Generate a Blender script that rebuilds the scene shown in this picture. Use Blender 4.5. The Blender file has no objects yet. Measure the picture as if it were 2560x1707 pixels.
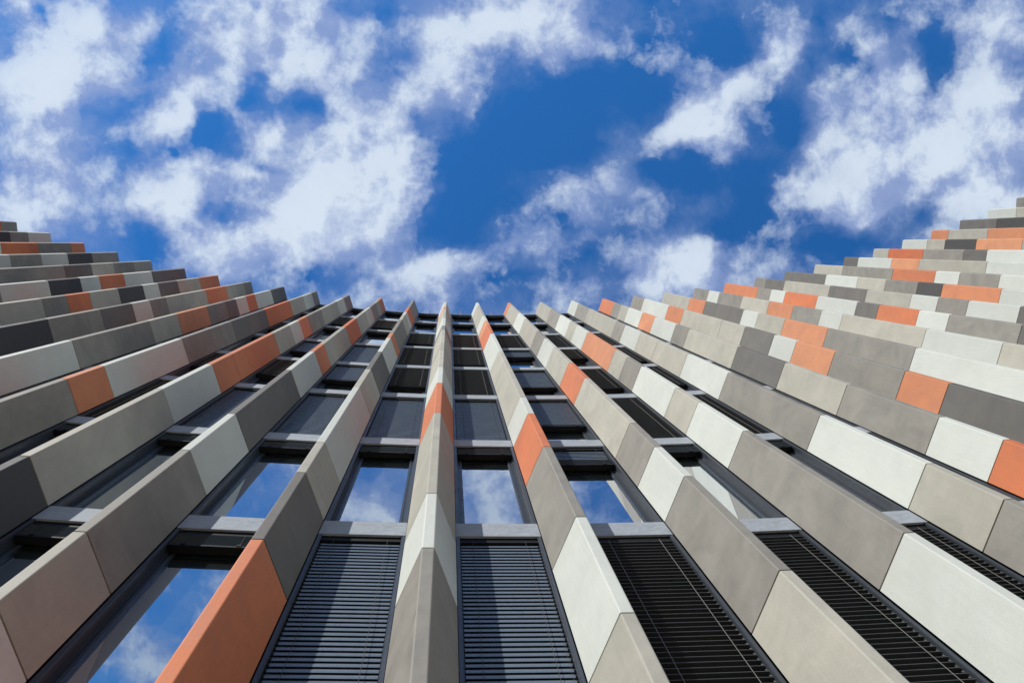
import bpy, bmesh, math, random
from mathutils import Matrix, Vector
random.seed(7)
scene = bpy.context.scene
COL = scene.collection
EYE = 1.65                      # height of the camera above the pavement
CX, CY, R, A0, DA = 2.24209, -55.80304, 58.19373, -0.0417318, 0.02276507                           # facade arc: centre, radius of the fin tips, angle of the middle fin, angle per bay
TOP = 33.9 + EYE                # top of the fins
STOREY, SILL0 = 3.65, 8.16 + EYE
DEPTH = .485                    # how far a fin stands out of the facade
FRONT, BACK = .048, .243        # half widths of a fin at its tip and at its root

# ------------------------------------------------------------------ helpers
def N(nt, typ, **kw):
    n = nt.nodes.new(typ)
    ins = kw.pop('ins', {})
    for k, v in kw.items():
        setattr(n, k, v)
    for k, v in ins.items():
        if isinstance(v, bpy.types.NodeSocket):
            nt.links.new(v, n.inputs[k])
        else:
            n.inputs[k].default_value = v
    return n

def material(name, color, rough=.5, metal=0., spec=.5):
    m = bpy.data.materials.new(name)
    m.use_nodes = True
    b = m.node_tree.nodes['Principled BSDF']
    b.inputs['Base Color'].default_value = (*color, 1)
    b.inputs['Roughness'].default_value = rough
    b.inputs['Metallic'].default_value = metal
    b.inputs['Specular IOR Level'].default_value = spec
    return m, b

def math_(nt, op, a, b=0., c=0., clamp=False):
    n = N(nt, 'ShaderNodeMath', operation=op, use_clamp=clamp)
    for i, v in enumerate((a, b, c)):
        if isinstance(v, bpy.types.NodeSocket):
            nt.links.new(v, n.inputs[i])
        else:
            n.inputs[i].default_value = v
    return n.outputs[0]

def maprange(nt, v, a, b, c, d, smooth=False):
    n = N(nt, 'ShaderNodeMapRange', interpolation_type='SMOOTHSTEP' if smooth else 'LINEAR')
    nt.links.new(v, n.inputs[0])
    for i, x in enumerate((a, b, c, d)):
        n.inputs[i + 1].default_value = x
    return n.outputs[0]

def scale_col(nt, col, fac):
    n = N(nt, 'ShaderNodeVectorMath', operation='SCALE')
    if isinstance(col, bpy.types.NodeSocket):
        nt.links.new(col, n.inputs[0])
    else:
        n.inputs[0].default_value = col
    if isinstance(fac, bpy.types.NodeSocket):
        nt.links.new(fac, n.inputs['Scale'])
    else:
        n.inputs['Scale'].default_value = fac
    return n.outputs[0]

def mixc(nt, fac, a, b):
    n = N(nt, 'ShaderNodeMix', data_type='RGBA')
    for sock, v in ((n.inputs[0], fac), (n.inputs[6], a), (n.inputs[7], b)):
        if isinstance(v, bpy.types.NodeSocket):
            nt.links.new(v, sock)
        else:
            sock.default_value = v if not isinstance(v, tuple) or len(v) == 4 else (*v, 1)
    return n.outputs[2]

def noise(nt, vec, scale, detail=4., rough=.5, dist=0., dim='3D'):
    n = N(nt, 'ShaderNodeTexNoise', noise_dimensions=dim, ins={'Scale': scale, 'Detail': detail, 'Roughness': rough, 'Distortion': dist})
    nt.links.new(vec, n.inputs['Vector'])
    return n.outputs[0]

# ------------------------------------------------------------------ materials
def concrete(name, color, stain, mott=.16, hue=0.):
    m, b = material(name, color, .72, 0, .35)
    nt = m.node_tree
    tc = N(nt, 'ShaderNodeTexCoord'); info = N(nt, 'ShaderNodeObjectInfo')
    off = N(nt, 'ShaderNodeVectorMath', operation='ADD')
    nt.links.new(tc.outputs['Object'], off.inputs[0])
    nt.links.new(scale_col(nt, (37., 91., 53.), info.outputs['Random']), off.inputs[1])
    v = off.outputs[0]
    big = noise(nt, v, 2.0, 7, .62, .5)                       # cloudy mottling of the cast face
    mp = N(nt, 'ShaderNodeMapping'); mp.inputs['Scale'].default_value = (9, 9, 1.0)
    nt.links.new(v, mp.inputs[0])
    streak = noise(nt, mp.outputs[0], 3.2, 5, .65)           # faint trowel lines along the panel
    fine = noise(nt, v, 90, 3, .7)
    k = math_(nt, 'ADD', maprange(nt, big, .28, .72, 1 - mott, 1 + mott), maprange(nt, streak, .3, .7, -.035, .035))
    k = math_(nt, 'ADD', k, maprange(nt, fine, .3, .7, -.07, .07))
    k = math_(nt, 'MULTIPLY', k, maprange(nt, info.outputs['Random'], 0, 1, .9, 1.08))
    if hue:                                                   # batches of pigment differ from panel to panel
        rr = math_(nt, 'FRACT', math_(nt, 'MULTIPLY', info.outputs['Random'], 7.3))
        base = scale_col(nt, mixc(nt, rr, color, hue), k)
    else:
        base = scale_col(nt, color, k)
    pat = maprange(nt, noise(nt, v, .8, 5, .62, .8), .52, .74, 0, .45, True)
    base = mixc(nt, pat, base, stain)
    vor = N(nt, 'ShaderNodeTexVoronoi', feature='F1', ins={'Scale': 16.})
    nt.links.new(v, vor.inputs['Vector'])
    pit = maprange(nt, vor.outputs['Distance'], .035, .055, 1, 0)  # few small air holes
    sel = maprange(nt, noise(nt, v, 2.3, 2), .5, .6, 0, .6)
    base = mixc(nt, math_(nt, 'MULTIPLY', pit, sel), base, (color[0] * .3, color[1] * .3, color[2] * .3))
    nt.links.new(base, b.inputs['Base Color'])
    nt.links.new(maprange(nt, big, .3, .7, .62, .85), b.inputs['Roughness'])
    bp = N(nt, 'ShaderNodeBump', ins={'Strength': .12, 'Distance': .004, 'Height': fine})
    nt.links.new(bp.outputs[0], b.inputs['Normal'])
    return m

CONC = {
    'W': concrete('white_concrete', (.575, .610, .575), (.53, .545, .48), .06),
    'L': concrete('light_grey_concrete', (.42, .41, .355), (.36, .345, .295), .14),
    'M': concrete('mid_grey_concrete', (.25, .24, .215), (.31, .295, .26), .22),
    'N': concrete('grey_concrete', (.14, .135, .125), (.19, .18, .16), .24),
    'D': concrete('dark_grey_concrete', (.062, .062, .062), (.09, .089, .085), .18),
    'O': concrete('orange_concrete', (.575, .152, .055), (.54, .21, .10), .14, (.61, .275, .145)),
}
JOINT, _ = material('joint_filler', (.012, .009, .007), .9, 0, .1)
def metal(name, col, rough, met, amt=.12, spec=.5):
    m, b = material(name, col, rough, met, spec)
    nt = m.node_tree
    tc = N(nt, 'ShaderNodeTexCoord')
    n1 = noise(nt, tc.outputs['Object'], 7, 6, .65, 1.5)
    nt.links.new(scale_col(nt, col, maprange(nt, n1, .3, .7, 1 - amt, 1 + amt)), b.inputs['Base Color'])
    nt.links.new(maprange(nt, n1, .3, .7, rough - .08, rough + .1), b.inputs['Roughness'])
    return m
ALU = metal('sill_aluminium', (.315, .35, .40), .70, .0, .18, .22)
FRAME = metal('anthracite_frame', (.034, .043, .056), .40, .0, .10, .4)
RAIL = metal('guide_rail_metal', (.045, .055, .070), .40, .0, .10, .4)
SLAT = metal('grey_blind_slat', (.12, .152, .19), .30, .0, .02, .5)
SLAT_SHADED = metal('shaded_blind_slat', (.05, .054, .06), .45, .0, .08, .2)  # same slats when open, darkened to paint the shade between them
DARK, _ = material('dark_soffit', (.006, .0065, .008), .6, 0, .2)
CORD, _ = material('pale_blind_cord', (.24, .24, .23), .7)
CORD2, _ = material('dark_blind_cord', (.03, .03, .032), .7)
LIP, _ = material('sunlit_slat_edge', (.095, .10, .105), .5)  # paler than the open slats: the sunlit rim is put into the colour
ROOFM, _ = material('roof_membrane', (.18, .18, .18), .8)
STEEL, _ = material('rod_steel', (.10, .10, .11), .4, .6)

def glass():
    m, b = material('window_glass', (.010, .018, .016), .3, 0, .3)
    nt = m.node_tree                                         # coated triple glazing mirrors the sky
    lw = N(nt, 'ShaderNodeLayerWeight', ins={'Blend': .5})
    gl = N(nt, 'ShaderNodeBsdfGlossy', ins={'Roughness': .012, 'Color': (.93, .97, 1, 1)})
    mx = N(nt, 'ShaderNodeMixShader', ins={0: maprange(nt, lw.outputs['Facing'], 0, .9, .30, .80)})
    nt.links.new(b.outputs[0], mx.inputs[1]); nt.links.new(gl.outputs[0], mx.inputs[2])
    nt.links.new(mx.outputs[0], nt.nodes['Material Output'].inputs[0])
    tc = N(nt, 'ShaderNodeTexCoord')
    h = noise(nt, tc.outputs['Object'], 1.3, 1, .4)
    bp = N(nt, 'ShaderNodeBump', ins={'Strength': .05, 'Distance': .02, 'Height': h})
    nt.links.new(bp.outputs[0], gl.inputs['Normal'])
    return m
GLASS = glass()

def paving():
    m, b = material('stone_paving', (.33, .28, .21), .85)
    nt = m.node_tree
    tc = N(nt, 'ShaderNodeTexCoord')
    br = N(nt, 'ShaderNodeTexBrick', ins={'Scale': 1., 'Color1': (.31, .25, .155, 1), 'Color2': (.26, .205, .13, 1), 'Mortar': (.17, .145, .11, 1), 'Mortar Size': .008, 'Brick Width': .8, 'Row Height': .4})
    nt.links.new(tc.outputs['Object'], br.inputs['Vector'])
    nt.links.new(br.outputs[0], b.inputs['Base Color'])
    return m

# ------------------------------------------------------------------ mesh helpers
class MB:
    def __init__(self):
        self.v, self.f, self.m, self.s = [], [], [], []
    def box(self, x0, x1, y0, y1, z0, z1, mi=0, mat=None):
        i = len(self.v)
        self.v += [(x, y, z) for z in (z0, z1) for y in (y0, y1) for x in (x0, x1)]
        for q in ((0, 2, 3, 1), (4, 5, 7, 6), (0, 1, 5, 4), (2, 6, 7, 3), (0, 4, 6, 2), (1, 3, 7, 5)):
            self.f.append([i + k for k in q]); self.m.append(mi); self.s.append(False)
    def prism(self, prof, z0, z1, mi=0, smooth=()):
        i, n = len(self.v), len(prof)
        self.v += [(x, y, z0) for x, y in prof] + [(x, y, z1) for x, y in prof]
        for k in range(n):
            l = (k + 1) % n
            self.f.append([i + k, i + l, i + n + l, i + n + k]); self.m.append(mi); self.s.append(k in smooth)
        self.f.append([i + k for k in reversed(range(n))]); self.m.append(mi); self.s.append(False)
        self.f.append([i + n + k for k in range(n)]); self.m.append(mi); self.s.append(False)
    def quad(self, a, b, c, d, mi=0, smooth=False):
        i = len(self.v); self.v += [a, b, c, d]
        self.f.append([i, i + 1, i + 2, i + 3]); self.m.append(mi); self.s.append(smooth)
    def mesh(self, name, mats):
        me = bpy.data.meshes.new(name)
        me.from_pydata(self.v, [], self.f)
        for m in mats:
            me.materials.append(m)
        me.polygons.foreach_set('material_index', self.m)
        me.polygons.foreach_set('use_smooth', self.s)
        me.update()
        return me

def obj(name, me, parent=None, loc=(0, 0, 0), rz=0., label=None, kind=None):
    o = bpy.data.objects.new(name, me)
    COL.objects.link(o)
    o.parent = parent
    o.location = loc
    o.rotation_euler = (0, 0, rz)
    if label: o['label'] = label
    if kind: o['kind'] = kind
    return o

def arc_point(a, rad=0.):
    return (CX + (R + rad) * math.sin(a), CY + (R + rad) * math.cos(a), 0)

# ------------------------------------------------------------------ the building
building = bpy.data.objects.new('office_building', None)
COL.objects.link(building)
building.location = arc_point(A0)
building['label'] = 'concave office building with projecting concrete fins in white, grey and orange panels'
building['category'] = 'building'
INV = Vector(building.location)
def place(a, rad=0.):
    return Vector(arc_point(a, rad)) - INV

# --- fins: folded cast panels on a dark core
def rounded_profile(grow=0.):
    fx, bx, d, r = FRONT + grow, BACK + grow, DEPTH, .016
    pts = [(-bx, d)]
    def corner(px, py, q0, q1):
        a, b = Vector(q0) - Vector((px, py)), Vector(q1) - Vector((px, py))
        a.normalize(); b.normalize()
        half = a.angle(b) / 2
        t = r / math.tan(half)
        c = Vector((px, py)) + (a + b).normalized() * (r / math.sin(half))
        s, e = Vector((px, py)) + a * t - c, Vector((px, py)) + b * t - c
        tot = s.angle(e); sg = 1 if s.x * e.y - s.y * e.x > 0 else -1
        out = []
        for k in range(5):
            w = sg * tot * k / 4
            out.append((c.x + s.x * math.cos(w) - s.y * math.sin(w), c.y + s.x * math.sin(w) + s.y * math.cos(w)))
        return out
    pts += corner(-fx, 0, (-bx, d), (fx, 0))
    pts += corner(fx, 0, (-fx, 0), (bx, d))
    pts.append((bx, d))
    return pts
PROF = rounded_profile()
CORE = [(-BACK + .03, DEPTH - .002), (-FRONT + .008, .03), (FRONT - .008, .03), (BACK - .03, DEPTH - .002)]
ROUND = set()                   # flat facets: each is under two millimetres wide

PANELS = '''
-13: M32.75 O
-12: W32.14 M30.86 D
-11: O32.72 M30.19 O27.78 W
-10: M31.47 D29.54 W27.68 M25.79 W
-9: L31.99 M30.15 L28.32 N26.39 M
-8: N30.18 W27.66 O25.76 W24.47 D22.59 W20.18 M
-7: O31.36 L28.91 N27.03 W25.71 D23.83 L21.96 O20.70 M19.48 L17.58 W
-6: M32.68 L30.13 O27.64 L23.82 M22.57 W21.34 N19.44 M16.95 D
-5: N31.38 W28.82 O27.60 W26.29 N25.07 M23.19 O20.70 L18.81 M15.02 W
-4: M32.61 W30.68 L28.14 O24.41 N20.67 M16.88 W13.12 O11.87 M
-3: M31.95 W30.05 L26.35 M23.82 O22.51 W21.21 L19.31 O15.64 O14.29 W11.85 L8.11 D
-2: O32.24 L30.91 M28.97 W27.06 L24.51 O21.95 L18.15 O16.88 W14.39 N10.64 W8.76 M6.25 L4.99 W
-1: M30.03 O27.99 W26.87 L25.06 M21.22 O20.14 W17.52 N15.04 L13.16 W9.41 L8.14 N6.26 O
0: W31.30 O30.07 L26.41 W23.87 M22.64 L19.46 L18.26 L15.71 W13.84 O11.34 L7.57 W6.16 M
1: W32.21 L27.54 W25.68 O24.36 O21.94 W18.23 L16.37 L12.62 W11.36 O9.45 M6.91 W5.01 L
2: O32.65 L28.77 W26.31 L22.54 M20.79 W18.87 L16.39 O14.44 L10.69 M9.37 W8.12 M5.64 L
3: L30.10 M27.52 W25.13 L23.88 W21.97 O18.19 L16.96 M15.65 W13.20 L11.94 W10.03 M6.28 W
4: W31.96 M29.57 L28.30 L24.52 M23.26 W21.32 L19.50 L16.99 W14.43 M10.68 W8.16 L6.92 M
5: O31.38 M30.07 L28.82 W26.68 O25.03 W22.64 M21.35 L17.60 N15.04 L12.57 M10.07 W8.81 O
6: M31.95 W28.28 O26.38 L22.58 L20.76 N18.82 W17.56 O15.73 M13.18 O11.95 N
7: L30.11 O28.24 N24.49 W23.26 L21.35 O18.83 M15.11 W
8: M31.98 W30.68 M28.20 L25.74 O23.87 M21.99 W20.75 L16.95 W14.46 L
9: O30.15 M28.87 W27.60 O25.10 W22.55 N21.36 O19.45 W18.20 M15.76 N
10: M32.65 N30.80 L27.00 N24.51 L22.03 W20.76 M19.49 W17.62 N
11: N30.07 W27.64 L25.78 M23.93 D22.67 O20.14 W
12: L31.38 M27.68 O25.15 W23.90 M22.06 W
13: N32.69 W30.11 O28.27 L24.54 W
14: L32.67 O30.19 M27.70 N26.44 W
15: W32.07 L30.86 D28.94 O26.49 L
16: O32.68 L30.19 O
17: N31.51 D
18: W32.13 L
19: M
'''
ADJ = {'W': 'white', 'L': 'light grey', 'M': 'mid grey', 'N': 'grey', 'D': 'dark grey', 'O': 'orange'}
table = {}
for line in PANELS.strip().split('\n'):
    k, rest = line.split(':')
    L = []
    for t in rest.split():
        L.append((float(t[1:]) + EYE if len(t) > 1 else None, t[0]))
    table[int(k)] = L
rnd = random.Random(4)
for k in (-15, -14, 20, 21):
    table[k] = [(None, rnd.choice('WLM'))]
fin_core = MB(); fin_core.prism(CORE, .0, TOP - .03)
core_mesh = fin_core.mesh('fin', [JOINT])
panel_cache = {}
def panel_mesh(h, c):
    key = (round(h, 2), c)
    if key not in panel_cache:
        mb = MB(); mb.prism(PROF, 0, h, 0, ROUND)
        panel_cache[key] = mb.mesh('panel', [CONC[c]])
    return panel_cache[key]
SIZES = [1.25, 1.25, 1.88, 2.5, 3.75]
for k in sorted(table):
    a = A0 + DA * k
    fin = obj('fin', core_mesh, building, place(a), -a)
    z, prev = TOP, None
    spans = []
    for zb, c in table[k]:
        if zb is None:
            while z > .3:
                h = 3.75 if prev == 'first' else rnd.choice(SIZES)
                if spans and spans[-1][0] == c and prev != 'first': c = rnd.choice('WWLLLMMNDO')
                nz = max(.05, z - h) if z - h > .6 else .05
                spans.append((c, nz, z)); z = nz
                prev = c; c = rnd.choice('WWLLLMMNDO')
        else:
            spans.append((c, zb, z)); z = zb; prev = 'first'
    for c, z0, z1 in spans:
        lab = {'O': 'orange concrete panel', 'D': 'dark grey concrete panel'}.get(c)
        obj('panel', panel_mesh(z1 - z0 - .020, c), fin, (0, 0, z0 + .010), 0, lab)

# --- windows
HALF = .668 - BACK              # half of the clear width between two fins
SP = .37                        # height of the aluminium band above each window
def frame_mesh(h):
    mb = MB()
    H = h - SP
    for s in (-1, 1):
        def bx(x0, x1, y0, y1, z0=0., z1=H, mi=0):
            xa, xb = sorted((s * x0, s * x1)); mb.box(xa, xb, y0, y1, z0, z1, mi)
        bx(.392, HALF - .006, .500, .652, 0, H, 1)          # guide channel beside the fin
        bx(.384, .3905, .503, .526, 0, H, 1)
        bx(.384, .3905, .588, .600, 0, H, 1)
        bx(.362, .3915, .6005, .652)
        bx(.345, .3615, .613, .652)
        bx(.318, .3445, .606, .652)
    mb.box(-.3175, .3175, .606, .652, H - .085, H - .003)
    mb.box(-.3175, .3175, .606, .652, .002, .07)
    return mb.mesh('window', [FRAME, RAIL])
def pane_mesh(h):
    mb = MB(); mb.box(-.317, .317, .626, .650, .071, h - SP - .086)
    return mb.mesh('pane', [GLASS])
def band_mesh():
    mb = MB()                                               # z = 0 at the sill line; hangs SP below it
    w = HALF - .004
    mb.box(-w, w, .497, .520, -SP, 0, 0)
    mb.quad((-w, .5205, 0), (w, .5205, 0), (w, .605, .022), (-w, .605, .022), 0)
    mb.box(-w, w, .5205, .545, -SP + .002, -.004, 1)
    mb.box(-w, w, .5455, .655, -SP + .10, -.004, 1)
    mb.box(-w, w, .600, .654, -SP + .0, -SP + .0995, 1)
    return mb.mesh('sill', [ALU, DARK])
def parapet_mesh():
    mb = MB()                                               # under the roof edge: dark fascia with a thin metal cap
    w = HALF - .004
    mb.box(-w, w, .487, .540, -.075, -.001, 0)
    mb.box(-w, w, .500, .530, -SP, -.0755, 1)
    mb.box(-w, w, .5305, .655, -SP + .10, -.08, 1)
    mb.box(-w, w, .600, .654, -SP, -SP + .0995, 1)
    return mb.mesh('sill', [ALU, DARK])
def blind_mesh(H, drop, tilt, is_open):
    """raffstore hanging from z = H: slats over the length drop, the rest packed under the head"""
    mb = MB()
    w, pitch, sw, yc = .374, .0755, .076, .556
    c, s = math.cos(tilt), math.sin(tilt)
    HT = H - .095                                           # the slats start under a dark head rail
    n = int((drop - .095) / pitch) if drop > .2 else 0
    mb.box(-w - .008, w + .008, yc - .028, yc + .028, HT, H + .02, 1)
    nseg = 5
    def slat(zc, c, s, lift=.007):
        pts = []
        for q in range(nseg + 1):
            u = (q / nseg - .5) * sw
            b = lift * (1 - (2 * q / nseg - 1) ** 2)
            # u runs from the outer lip to the inner lip, b is the crown of the slat
            pts.append((yc + u * c - b * s, zc + u * s + b * c))
        for (y0, z0), (y1, z1) in zip(pts, pts[1:]):
            mb.quad((-w, y0, z0), (w, y0, z0), (w, y1, z1), (-w, y1, z1), 0, True)
    for i in range(n):
        slat(HT - (i + .5) * pitch, c, s)
        if is_open:                                          # rolled bead along the outer edge of the slat, coloured as sunlit
            zo = HT - (i + .5) * pitch - .5 * sw * s
            mb.box(-w, w, yc - .5 * sw * c - .005, yc - .5 * sw * c - .0005, zo - .002, zo + .002, 3)
    zb = HT - n * pitch
    left = int((H - drop) / pitch)
    if H - drop > .15:
        for i in range(left):
            slat(zb - .006 - i * .006, 1, 0, .004)
        zb -= .006 * left + .01
        mb.box(-w, w, yc - .04, yc + .04, zb - .032, zb, 1)
        for x in (-.25, .25):
            mb.box(x - .02, x + .02, yc - .048, yc - .0405, zb - .015, zb + .02, 1)
    for x in (-.255, .255):
        mb.box(x - .0016, x + .0016, yc - .046, yc - .0428, zb, HT, 2)
        mb.box(x - .0016, x + .0016, yc + .043, yc + .046, zb, HT, 2)
    if n > 2:
        for i in range(n):                                   # guide pins at the slat ends
            z = HT - (i + .5) * pitch
            for sx in (-1, 1):
                xa, xb = sorted((sx * .3745, sx * .389))
                mb.box(xa, xb, yc - .006, yc + .006, z - .006, z + .006, 2)
    return mb.mesh('blind', [SLAT_SHADED if is_open else SLAT, DARK, CORD if is_open else CORD2, LIP])

T_CLOSED, T_OPEN = math.radians(78), math.radians(9)
# (bay, storey): part of the opening the blind covers, slats closed or open
STATE = {
 (-6, 2): (1, 'o'), (-5, 0): (0, 'c'), (-5, 1): (0, 'c'), (-5, 2): (1, 'o'), (-5, 3): (.6, 'o'), (-5, 4): (1, 'o'), (-5, 5): (.7, 'o'), (-5, 6): (0, 'c'),
 (-4, 0): (0, 'c'), (-4, 1): (0, 'c'), (-4, 2): (1, 'o'), (-4, 3): (.55, 'o'), (-4, 4): (0, 'c'), (-4, 5): (.6, 'o'), (-4, 6): (0, 'c'), (-4, 7): (.4, 'o'),
 (-3, 0): (0, 'c'), (-3, 1): (0, 'c'), (-3, 2): (1, 'c'), (-3, 3): (.6, 'o'), (-3, 4): (.62, 'c'), (-3, 5): (0, 'c'), (-3, 6): (.72, 'o'), (-3, 7): (0, 'c'),
 (-2, 0): (0, 'c'), (-2, 1): (0, 'c'), (-2, 2): (1, 'c'), (-2, 3): (.62, 'c'), (-2, 4): (1, 'c'), (-2, 5): (0, 'c'), (-2, 6): (.72, 'o'), (-2, 7): (0, 'c'),
 (-1, 0): (1, 'c'), (-1, 1): (0, 'c'), (-1, 2): (1, 'c'), (-1, 3): (.7, 'o'), (-1, 4): (.93, 'o'), (-1, 5): (.78, 'o'), (-1, 6): (0, 'c'), (-1, 7): (0, 'c'),
 (0, 0): (1, 'c'), (0, 1): (0, 'c'), (0, 2): (1, 'c'), (0, 3): (1, 'o'), (0, 4): (.85, 'o'), (0, 5): (1, 'o'), (0, 6): (0, 'c'), (0, 7): (0, 'c'),
 (1, 0): (1, 'o'), (1, 1): (.22, 'c'), (1, 2): (.66, 'c'), (1, 3): (.68, 'c'), (1, 4): (.38, 'c'), (1, 5): (1, 'o'), (1, 6): (0, 'c'), (1, 7): (0, 'c'),
 (2, 0): (1, 'o'), (2, 1): (0, 'c'), (2, 2): (1, 'o'), (2, 3): (.76, 'o'), (2, 4): (.5, 'o'), (2, 5): (1, 'o'), (2, 6): (0, 'c'), (2, 7): (0, 'c'),
 (3, 0): (1, 'o'), (3, 1): (0, 'c'), (3, 2): (1, 'o'), (3, 3): (.72, 'o'), (3, 4): (.8, 'o'), (3, 5): (1, 'o'), (3, 6): (0, 'c'), (3, 7): (0, 'c'),
}
H_WIN = STOREY
frame_me, pane_me, band_me, para_me = frame_mesh(H_WIN), pane_mesh(H_WIN), band_mesh(), parapet_mesh()
blind_cache = {}
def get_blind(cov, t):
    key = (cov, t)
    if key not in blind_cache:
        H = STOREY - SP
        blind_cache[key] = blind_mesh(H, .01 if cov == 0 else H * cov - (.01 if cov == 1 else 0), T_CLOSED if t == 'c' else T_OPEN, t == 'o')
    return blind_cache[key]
VISIBLE = range(-6, 6)
for b in VISIBLE:
    a = A0 + DA * (b + .5)
    for fl in range(-3, 8):
        z0 = SILL0 + STOREY * (fl - 1)
        if fl < 0: continue
        cov, t = STATE.get((b, fl), (rnd.choice([0, 1, .6]), 'o'))
        lab = None
        if fl >= 0:
            lab = 'window with bare glass' if cov == 0 else 'window with its blind fully down' if cov == 1 else 'window with its blind part way down'
        w = obj('window', frame_me, building, place(a) + Vector((0, 0, z0)), -a, lab)
        obj('pane', pane_me, w)
        obj('sill', para_me if fl == 7 else band_me, w, (0, 0, STOREY))
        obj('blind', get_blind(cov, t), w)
# the openings that no fin gap shows, as one part: same frames, panes and sills
rest = bmesh.new()
def add_mesh(bm, me, mat, off):
    n0 = len(bm.faces)
    bm.from_mesh(me)
    bm.verts.ensure_lookup_table()
    new = [v for v in bm.verts if not v.tag]
    for v in new:
        v.co = mat @ v.co; v.tag = True
    bm.faces.ensure_lookup_table()
    for fc in bm.faces[n0:]:
        fc.material_index += off
for b in list(range(-16, -6)) + list(range(6, 22)):
    a = A0 + DA * (b + .5)
    rows = range(-2, 8)
    for fl in rows:
        z0 = SILL0 + STOREY * (fl - 1)
        M = Matrix.Translation(place(a) + Vector((0, 0, z0))) @ Matrix.Rotation(-a, 4, 'Z')
        add_mesh(rest, frame_me, M, 0); add_mesh(rest, pane_me, M, 2)
        add_mesh(rest, para_me if fl == 7 else band_me, M @ Matrix.Translation((0, 0, STOREY)), 3)
for b in VISIBLE:                                            # and the lower storeys, under the picture
    a = A0 + DA * (b + .5)
    for fl in (-2, -1):
        M = Matrix.Translation(place(a) + Vector((0, 0, SILL0 + STOREY * (fl - 1)))) @ Matrix.Rotation(-a, 4, 'Z')
        add_mesh(rest, frame_me, M, 0); add_mesh(rest, pane_me, M, 2)
        add_mesh(rest, band_me, M @ Matrix.Translation((0, 0, STOREY)), 3)
me = bpy.data.meshes.new('window'); rest.to_mesh(me); rest.free()
for m in (FRAME, RAIL, GLASS, ALU, DARK): me.materials.append(m)
obj('window', me, building, kind='stuff')

# --- wall behind the windows, roof, parapet
def ring(name, r0, r1, z0, z1, mat, k0=-15.6, k1=21.6, steps=74):
    mb = MB()
    for i in range(steps):
        p = [arc_point(A0 + DA * (k0 + (k1 - k0) * (i + q) / steps), rr) for q, rr in ((0, r0), (1, r0), (1, r1), (0, r1))]
        p = [(x - INV.x, y - INV.y) for x, y, _ in p]
        lo = [(x, y, z0) for x, y in p]; hi = [(x, y, z1) for x, y in p]
        mb.quad(lo[0], lo[1], hi[1], hi[0]); mb.quad(lo[2], lo[3], hi[3], hi[2])
        mb.quad(*hi); mb.quad(*reversed(lo))
        if i == 0: mb.quad(lo[3], lo[0], hi[0], hi[3])
        if i == steps - 1: mb.quad(lo[1], lo[2], hi[2], hi[1])
    return obj(name, mb.mesh(name, [mat]), building)
ROOF_Z = SILL0 + STOREY * 7
ring('wall', .66, 12., 0., ROOF_Z - .3, DARK)
ring('roof', .50, 12., ROOF_Z + .002, ROOF_Z + .07, FRAME)
rod = MB()
rod.prism([(.017 * math.cos(q * math.tau / 8), .017 * math.sin(q * math.tau / 8)) for q in range(8)], 0, 2.5, 0, range(8))
rod.box(-.05, .05, -.05, .05, 0, .02)
rod_me = rod.mesh('roof_rod', [STEEL])
for b in range(-5, 6):
    a = A0 + DA * (b + .5)
    obj('roof_rod', rod_me, building, place(a, .56) + Vector((0, 0, ROOF_Z + .07)), -a)

# ------------------------------------------------------------------ ground
mb = MB()
mb.quad((-900, -900, 0), (900, -900, 0), (900, 900, 0), (-900, 900, 0))
g = obj('ground', mb.mesh('ground', [paving()]))
g['kind'] = 'structure'; g['label'] = 'stone paved forecourt below the building'

# ------------------------------------------------------------------ light
SUN_AZ = math.radians(43.7)
n_ = Vector((-math.sin(A0), -math.cos(A0))); t_ = Vector((-math.cos(A0), math.sin(A0)))
hd = n_ * math.cos(SUN_AZ) + t_ * math.sin(SUN_AZ)
EL = math.radians(40)
sd = Vector((hd.x * math.cos(EL), hd.y * math.cos(EL), math.sin(EL)))
sun = bpy.data.lights.new('sun', 'SUN')
sun.energy = 4.55; sun.angle = math.radians(.5); sun.color = (1, .955, .87)
so = bpy.data.objects.new('sun', sun); COL.objects.link(so)
so.rotation_euler = sd.to_track_quat('Z', 'Y').to_euler()
so.location = (0, 0, 80)

# ------------------------------------------------------------------ sky with broken clouds
world = bpy.data.worlds.new('World'); scene.world = world
world.use_nodes = True
nt = world.node_tree; nt.nodes.clear()
sky = N(nt, 'ShaderNodeTexSky', sky_type='NISHITA', sun_disc=False, sun_elevation=EL, sun_rotation=math.atan2(sd.x, sd.y), altitude=300, air_density=1., dust_density=.3, ozone_density=3.)
tc = N(nt, 'ShaderNodeTexCoord')
sep = N(nt, 'ShaderNodeSeparateXYZ'); nt.links.new(tc.outputs['Generated'], sep.inputs[0])
zc = math_(nt, 'MAXIMUM', sep.outputs[2], .06)
P = N(nt, 'ShaderNodeCombineXYZ', ins={0: math_(nt, 'DIVIDE', sep.outputs[0], zc), 1: math_(nt, 'DIVIDE', sep.outputs[1], zc)}).outputs[0]
def warp(vec, scale, amt, detail):
    n = N(nt, 'ShaderNodeTexNoise', noise_dimensions='2D', ins={'Scale': scale, 'Detail': detail, 'Roughness': .6})
    nt.links.new(vec, n.inputs['Vector'])
    d = N(nt, 'ShaderNodeVectorMath', operation='SUBTRACT'); nt.links.new(n.outputs['Color'], d.inputs[0]); d.inputs[1].default_value = (.5, .5, .5)
    s = scale_col(nt, d.outputs[0], amt)
    ad = N(nt, 'ShaderNodeVectorMath', operation='ADD'); nt.links.new(vec, ad.inputs[0]); nt.links.new(s, ad.inputs[1])
    return ad.outputs[0]
PW = warp(P, 9., .085, 4)
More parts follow.
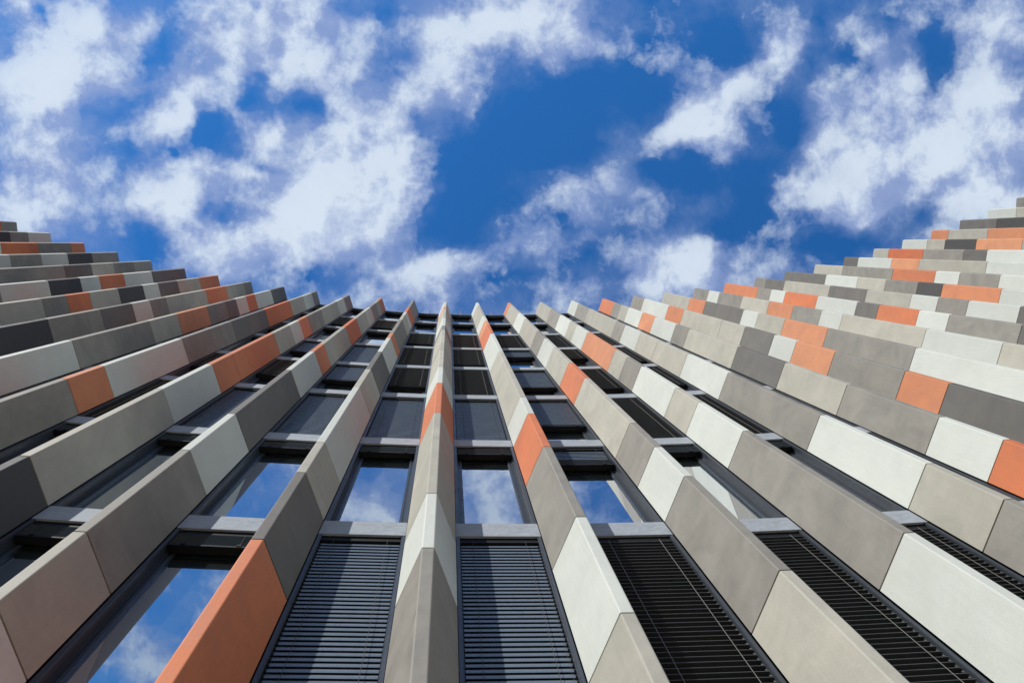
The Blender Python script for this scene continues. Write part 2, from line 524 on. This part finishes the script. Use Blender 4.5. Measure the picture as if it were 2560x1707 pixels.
BLOBS = [
 (-0.4645, -0.2034, 0.1098, 0.0723, 0.0, 1.15),
 (-0.3852, -0.2479, 0.0962, 0.0528, 0.0, 0.9),
 (-0.4841, -0.265, 0.0472, 0.0237, 0.0, 0.9),
 (-0.4814, -0.1645, 0.0957, 0.0584, 0.0, 0.8),
 (-0.364, -0.1953, 0.0437, 0.0438, 0.0, 0.6),
 (-0.4706, -0.1109, 0.0627, 0.0838, 0.0, 0.75),
 (-0.4495, -0.0615, 0.0974, 0.07, 0.0, 0.55),
 (-0.49, -0.0364, 0.0777, 0.0652, 0.0, 0.6),
 (-0.3869, -0.1314, 0.0683, 0.0296, 0.0, 0.4),
 (-0.2739, -0.2453, 0.0637, 0.0484, 0.0, 0.8),
 (-0.1949, -0.2516, 0.0644, 0.0535, 0.0, 0.9),
 (-0.2162, -0.2074, 0.0993, 0.0442, 0.0, 1.0),
 (-0.1364, -0.2037, 0.0654, 0.0494, 0.0, 1.0),
 (-0.1449, -0.2624, 0.0798, 0.0389, 0.0, 0.9),
 (-0.301, -0.1865, 0.054, 0.0539, 0.0, 0.7),
 (-0.2452, -0.2264, 0.0493, 0.0439, 0.0, 0.7),
 (-0.3021, -0.1619, 0.0591, 0.0345, -0.7, 0.9),
 (-0.3437, -0.1145, 0.0541, 0.0398, -0.6, 1.0),
 (-0.3178, -0.142, 0.0394, 0.0297, 0.0, 0.7),
 (-0.2087, -0.1382, 0.0501, 0.035, 0.0, 0.9),
 (-0.3018, -0.0572, 0.0599, 0.0556, 0.0, 1.05),
 (-0.3324, -0.0419, 0.0597, 0.0456, 0.0, 0.8),
 (-0.2407, -0.0828, 0.0502, 0.0278, 0.0, 0.7),
 (-0.1394, -0.0885, 0.1122, 0.0914, 0.0, 1.2),
 (-0.0872, -0.1395, 0.0715, 0.0655, 0.0, 1.1),
 (-0.0676, -0.089, 0.0722, 0.0766, 0.0, 1.0),
 (-0.1719, -0.0219, 0.1176, 0.0566, 0.0, 0.9),
 (-0.1098, -0.0427, 0.0978, 0.0618, 0.0, 1.1),
 (-0.244, 0.0039, 0.0862, 0.0361, 0.0, 0.9),
 (-0.2038, 0.0194, 0.092, 0.0311, 0.0, 0.8),
 (-0.2993, -0.0013, 0.0603, 0.0308, 0.0, 0.6),
 (-0.1313, -0.0013, 0.0825, 0.0415, 0.0, 0.8),
 (-0.0141, -0.2552, 0.0815, 0.0542, 0.0, 1.1),
 (0.0474, -0.2613, 0.0874, 0.0494, 0.0, 1.1),
 (0.1041, -0.2525, 0.0882, 0.0497, 0.0, 1.0),
 (0.0059, -0.2009, 0.0566, 0.07, 0.0, 0.9),
 (0.0262, -0.1559, 0.0311, 0.0506, 0.0, 0.9),
 (0.1147, -0.2127, 0.0575, 0.0352, 0.0, 0.8),
 (0.1563, -0.2485, 0.0523, 0.06, 0.0, 0.7),
 (0.2089, -0.2444, 0.0475, 0.0503, 0.0, 0.65),
 (0.2779, -0.2457, 0.048, 0.0606, 0.0, 0.55),
 (-0.0507, -0.1851, 0.046, 0.045, 0.0, 0.6),
 (0.0252, 0.0066, 0.1375, 0.0316, -0.1, 0.62),
 (-0.0172, 0.0302, 0.1054, 0.0316, 0.0, 0.5),
 (0.1157, -0.0013, 0.0803, 0.0317, 0.0, 0.2),
 (-0.0699, 0.0406, 0.0628, 0.0263, 0.0, 0.5),
 (0.3491, -0.2011, 0.0488, 0.0462, 0.0, 0.9),
 (0.3232, -0.1595, 0.0759, 0.0518, -0.6, 1.2),
 (0.2859, -0.1383, 0.0595, 0.0311, -0.3, 0.8),
 (0.3242, -0.1283, 0.049, 0.0365, 0.0, 0.9),
 (0.4182, -0.2432, 0.0381, 0.046, 0.3, 0.9),
 (0.397, -0.2275, 0.0381, 0.0256, 0.0, 0.7),
 (0.4773, -0.2647, 0.0439, 0.0256, 0.0, 0.55),
 (0.1955, -0.0751, 0.0537, 0.0366, 0.0, 0.5),
 (0.1691, -0.0383, 0.0323, 0.0316, 0.0, 0.45),
 (0.2229, -0.049, 0.0325, 0.0316, 0.0, 0.4),
 (0.1312, -0.0852, 0.0425, 0.0259, 0.0, 0.3),
 (0.2661, -0.0597, 0.0435, 0.0211, 0.0, 0.3),
 (0.2789, 0.0201, 0.0935, 0.043, 0.0, 0.85),
 (0.3058, -0.0013, 0.0606, 0.0376, 0.0, 0.7),
 (0.2852, 0.0526, 0.1272, 0.038, 0.0, 1.0),
 (0.3729, 0.0149, 0.0502, 0.0379, 0.0, 0.6),
 (0.4338, -0.0013, 0.0337, 0.0325, 0.0, 0.5),
 (0.1104, 0.0199, 0.0483, 0.0319, 0.0, 0.3),
 (0.143, 0.052, 0.0704, 0.0215, 0.0, 0.45),
 (0.5393, -0.1409, 0.1067, 0.0846, 0.0, 1.2),
 (0.5706, -0.088, 0.1078, 0.0591, 0.0, 1.1),
 (0.516, -0.0501, 0.0961, 0.0378, 0.0, 1.1),
 (0.4568, -0.1138, 0.0612, 0.0423, 0.0, 0.8),
 (0.6247, -0.1312, 0.074, 0.0694, 0.0, 0.9),
 (0.5473, -0.1988, 0.067, 0.0522, 0.0, 0.7),
 (0.4597, -0.1715, 0.0498, 0.047, 0.0, 0.6),
 (0.4425, -0.0605, 0.0559, 0.0267, 0.0, 0.6),
 (0.6829, -0.2739, 0.0565, 0.0519, 0.0, 1.0),
 (0.6716, -0.1953, 0.0626, 0.0633, 0.0, 0.7),
 (0.6995, -0.1265, 0.0748, 0.0807, 0.0, 1.0),
 (0.6639, -0.0615, 0.0923, 0.0599, 0.0, 0.95),
 (0.711, -0.0508, 0.0523, 0.0329, 0.0, 0.6),
 (0.5175, -0.2346, 0.0443, 0.0361, 0.0, 0.45),
 (0.5767, -0.2667, 0.0501, 0.0309, 0.0, 0.35),
 (0.0122, -0.3484, 0.1922, 0.0627, 0.0, 0.8),
 (-0.2822, -0.3874, 0.1682, 0.0747, 0.0, 0.15),
 (0.2684, -0.4186, 0.167, 0.0726, 0.0, 0.3),
 (-0.0601, -0.5293, 0.2935, 0.1146, 0.0, 0.5),
 (-0.4587, -0.257, 0.0285, 0.0119, 0.0, -0.8),
 (-0.3282, -0.2298, 0.0219, 0.0387, 0.0, -0.8),
 (-0.3413, -0.2102, 0.0341, 0.0292, 0.0, -0.8),
 (-0.2787, -0.1325, 0.0347, 0.0398, -0.5, -1.2),
 (-0.3199, -0.0973, 0.0347, 0.03, -0.5, -1.1),
 (-0.2319, -0.185, 0.0223, 0.0222, 0.0, -1.0),
 (-0.1728, -0.1611, 0.0452, 0.0249, 0.0, -1.0),
 (-0.2091, -0.2683, 0.0173, 0.0169, 0.0, -0.6),
 (-0.2491, -0.253, 0.0221, 0.0169, 0.0, -0.5),
 (-0.4005, -0.1484, 0.0632, 0.0246, -0.2, -0.6),
 (-0.3744, -0.0919, 0.0344, 0.0449, 0.2, -0.7),
 (-0.2627, -0.0345, 0.0403, 0.0229, 0.0, -1.0),
 (-0.3541, -0.0064, 0.0373, 0.028, 0.0, -1.1),
 (-0.215, -0.1006, 0.0277, 0.0151, 0.0, -0.7),
 (-0.0746, -0.2687, 0.0227, 0.0293, 0.0, -0.8),
 (-0.05, -0.2298, 0.0254, 0.0247, 0.0, -0.6),
 (-0.1634, 0.0403, 0.0309, 0.0157, 0.0, -0.6),
 (-0.1454, -0.0528, 0.0205, 0.0154, 0.0, -0.5),
 (0.073, -0.131, 0.0786, 0.0869, 0.0, -1.4),
 (0.0152, -0.0741, 0.0471, 0.0928, 0.0, -1.1),
 (-0.036, -0.135, 0.0206, 0.0456, 0.0, -0.7),
 (-0.0165, -0.0326, 0.0575, 0.0416, -0.5, -0.9),
 (0.0783, -0.0433, 0.0583, 0.0418, 0.0, -0.6),
 (0.157, -0.1779, 0.095, 0.0559, 0.0, -1.2),
 (0.131, -0.1213, 0.0635, 0.0566, 0.0, -1.2),
 (0.2361, -0.2045, 0.0479, 0.061, 0.0, -1.0),
 (0.3204, -0.2566, 0.0697, 0.0404, 0.0, -1.0),
 (0.2491, -0.0912, 0.0379, 0.0314, 0.0, -0.8),
 (0.2928, -0.0809, 0.0708, 0.0289, 0.0, -1.2),
 (0.3701, -0.0655, 0.0497, 0.0425, 0.0, -1.0),
 (0.4114, -0.1396, 0.0386, 0.0576, 0.0, -1.1),
 (0.4732, -0.0013, 0.1186, 0.0299, -0.1, -1.3),
 (0.3605, -0.0228, 0.0554, 0.0214, 0.0, -0.6),
 (0.4962, -0.2188, 0.0332, 0.0466, 0.0, -0.9),
 (0.4445, -0.2641, 0.0327, 0.0306, 0.0, -0.8),
 (0.057, 0.041, 0.064, 0.0159, 0.0, -0.5),
 (0.1697, 0.0146, 0.0487, 0.0266, 0.0, -0.5),
 (0.1423, -0.033, 0.0214, 0.0316, 0.0, -0.5),
 (0.6063, -0.2414, 0.0392, 0.0623, 0.0, -0.9),
 (0.6218, -0.0883, 0.0229, 0.0216, 0.0, -0.5),
 (0.4418, -0.2024, 0.033, 0.0362, 0.0, -0.7),
 (0.208, 0.0415, 0.0327, 0.0215, 0.0, -0.4),
 (0.3325, -0.0334, 0.0331, 0.0267, 0.0, -0.6),
 (0.5426, -0.2814, 0.0442, 0.0256, 0.0, -0.7),
 (0.2452, -0.2802, 0.037, 0.03, 0.0, -0.6),
 (0.5963, -0.0395, 0.0401, 0.0272, 0.0, -0.8),
 (0.3935, -0.1759, 0.0328, 0.0259, 0.0, -0.6),
 (0.6043, -0.1839, 0.0282, 0.0368, 0.0, -0.7)]
acc = None
for (x, y, rx, ry, rot, w) in BLOBS:
    mp = N(nt, 'ShaderNodeMapping', vector_type='TEXTURE')
    mp.inputs['Location'].default_value = (x, y, 0); mp.inputs['Rotation'].default_value = (0, 0, rot); mp.inputs['Scale'].default_value = (rx * 1.35, ry * 1.35, 1)
    nt.links.new(PW, mp.inputs[0])
    gr = N(nt, 'ShaderNodeTexGradient', gradient_type='QUADRATIC_SPHERE'); nt.links.new(mp.outputs[0], gr.inputs[0])
    acc = math_(nt, 'MULTIPLY_ADD', gr.outputs['Fac'], w, acc if acc is not None else 0.)
S = maprange(nt, acc, -1.1, 1.1, -1.1, 1.1)
PF = warp(P, 18., .016, 3)                                   # finer curl for the ragged edges
def billow(vec):
    return noise(nt, vec, 8.5, 10, .62, .0, '2D')
n1 = billow(PF)
sh = N(nt, 'ShaderNodeVectorMath', operation='ADD'); nt.links.new(PF, sh.inputs[0]); sh.inputs[1].default_value = (hd.x * .028, hd.y * .028, 0)
n2 = billow(sh.outputs[0])
fine = noise(nt, P, 38., 5, .7, .6, '2D')
dens = math_(nt, 'ADD', math_(nt, 'MULTIPLY', S, .86), math_(nt, 'ADD', math_(nt, 'MULTIPLY_ADD', n1, 3.0, -1.5 + .03), math_(nt, 'MULTIPLY_ADD', fine, .36, -.18)))
tau = math_(nt, 'MAXIMUM', dens, 0.)
veil = maprange(nt, math_(nt, 'MULTIPLY_ADD', noise(nt, PF, 6., 8, .66, .2, '2D'), 2.2, math_(nt, 'MULTIPLY', S, .9)), .55, 2.3, 0., .62, True)
alpha = math_(nt, 'SUBTRACT', 1., math_(nt, 'POWER', .20, tau))   # thicker cloud hides more of the blue
alpha = math_(nt, 'SUBTRACT', 1., math_(nt, 'MULTIPLY', math_(nt, 'SUBTRACT', 1., alpha), math_(nt, 'SUBTRACT', 1., veil)))
relief = math_(nt, 'MULTIPLY', math_(nt, 'SUBTRACT', n1, n2), 3.6)
body = maprange(nt, dens, .0, 1.25, 0.06, .95, True)
lit = math_(nt, 'ADD', body, relief, clamp=True)
cc = mixc(nt, lit, (.34, .43, .69), (.71, .805, .92))
cloud = scale_col(nt, cc, 10.)
tint = mixc(nt, maprange(nt, sep.outputs[2], .25, .75, 0, 1, True), (.33, .315, .27), (.30, 1.08, 1.75))   # pale haze low down, deep blue overhead
hs = N(nt, 'ShaderNodeVectorMath', operation='MULTIPLY'); nt.links.new(sky.outputs[0], hs.inputs[0]); nt.links.new(tint, hs.inputs[1])
col = mixc(nt, math_(nt, 'MULTIPLY', alpha, .97), hs.outputs[0], cloud)
bg = N(nt, 'ShaderNodeBackground', ins={'Strength': .1}); nt.links.new(col, bg.inputs[0])
out = N(nt, 'ShaderNodeOutputWorld'); nt.links.new(bg.outputs[0], out.inputs[0])

# ------------------------------------------------------------------ camera
cam = bpy.data.cameras.new('camera')
cam.lens = 28.71239; cam.sensor_width = 36; cam.sensor_fit = 'HORIZONTAL'; cam.clip_end = 5000; cam.clip_start = .05
co = bpy.data.objects.new('camera', cam); COL.objects.link(co)
Mw = [[0.99711029, 0.00891541, -0.07544266], [0.0, -0.99308968, -0.11735798], [-0.07596762, 0.11701885, -0.99021993]]
m4 = Matrix(((*Mw[0], 0), (*Mw[1], 0), (*Mw[2], 0), (0, 0, 0, 1)))
co.matrix_world = Matrix.Translation((0, 0, EYE)) @ m4
scene.camera = co
cy = scene.cycles
cy.max_bounces = 5; cy.diffuse_bounces = 3; cy.glossy_bounces = 3
world.cycles.sampling_method = 'MANUAL'; world.cycles.sample_map_resolution = 256
vs = scene.view_settings
vs.view_transform = 'Standard'; vs.look = 'None'; vs.gamma = 1; vs.exposure = 0; vs.use_curve_mapping = False
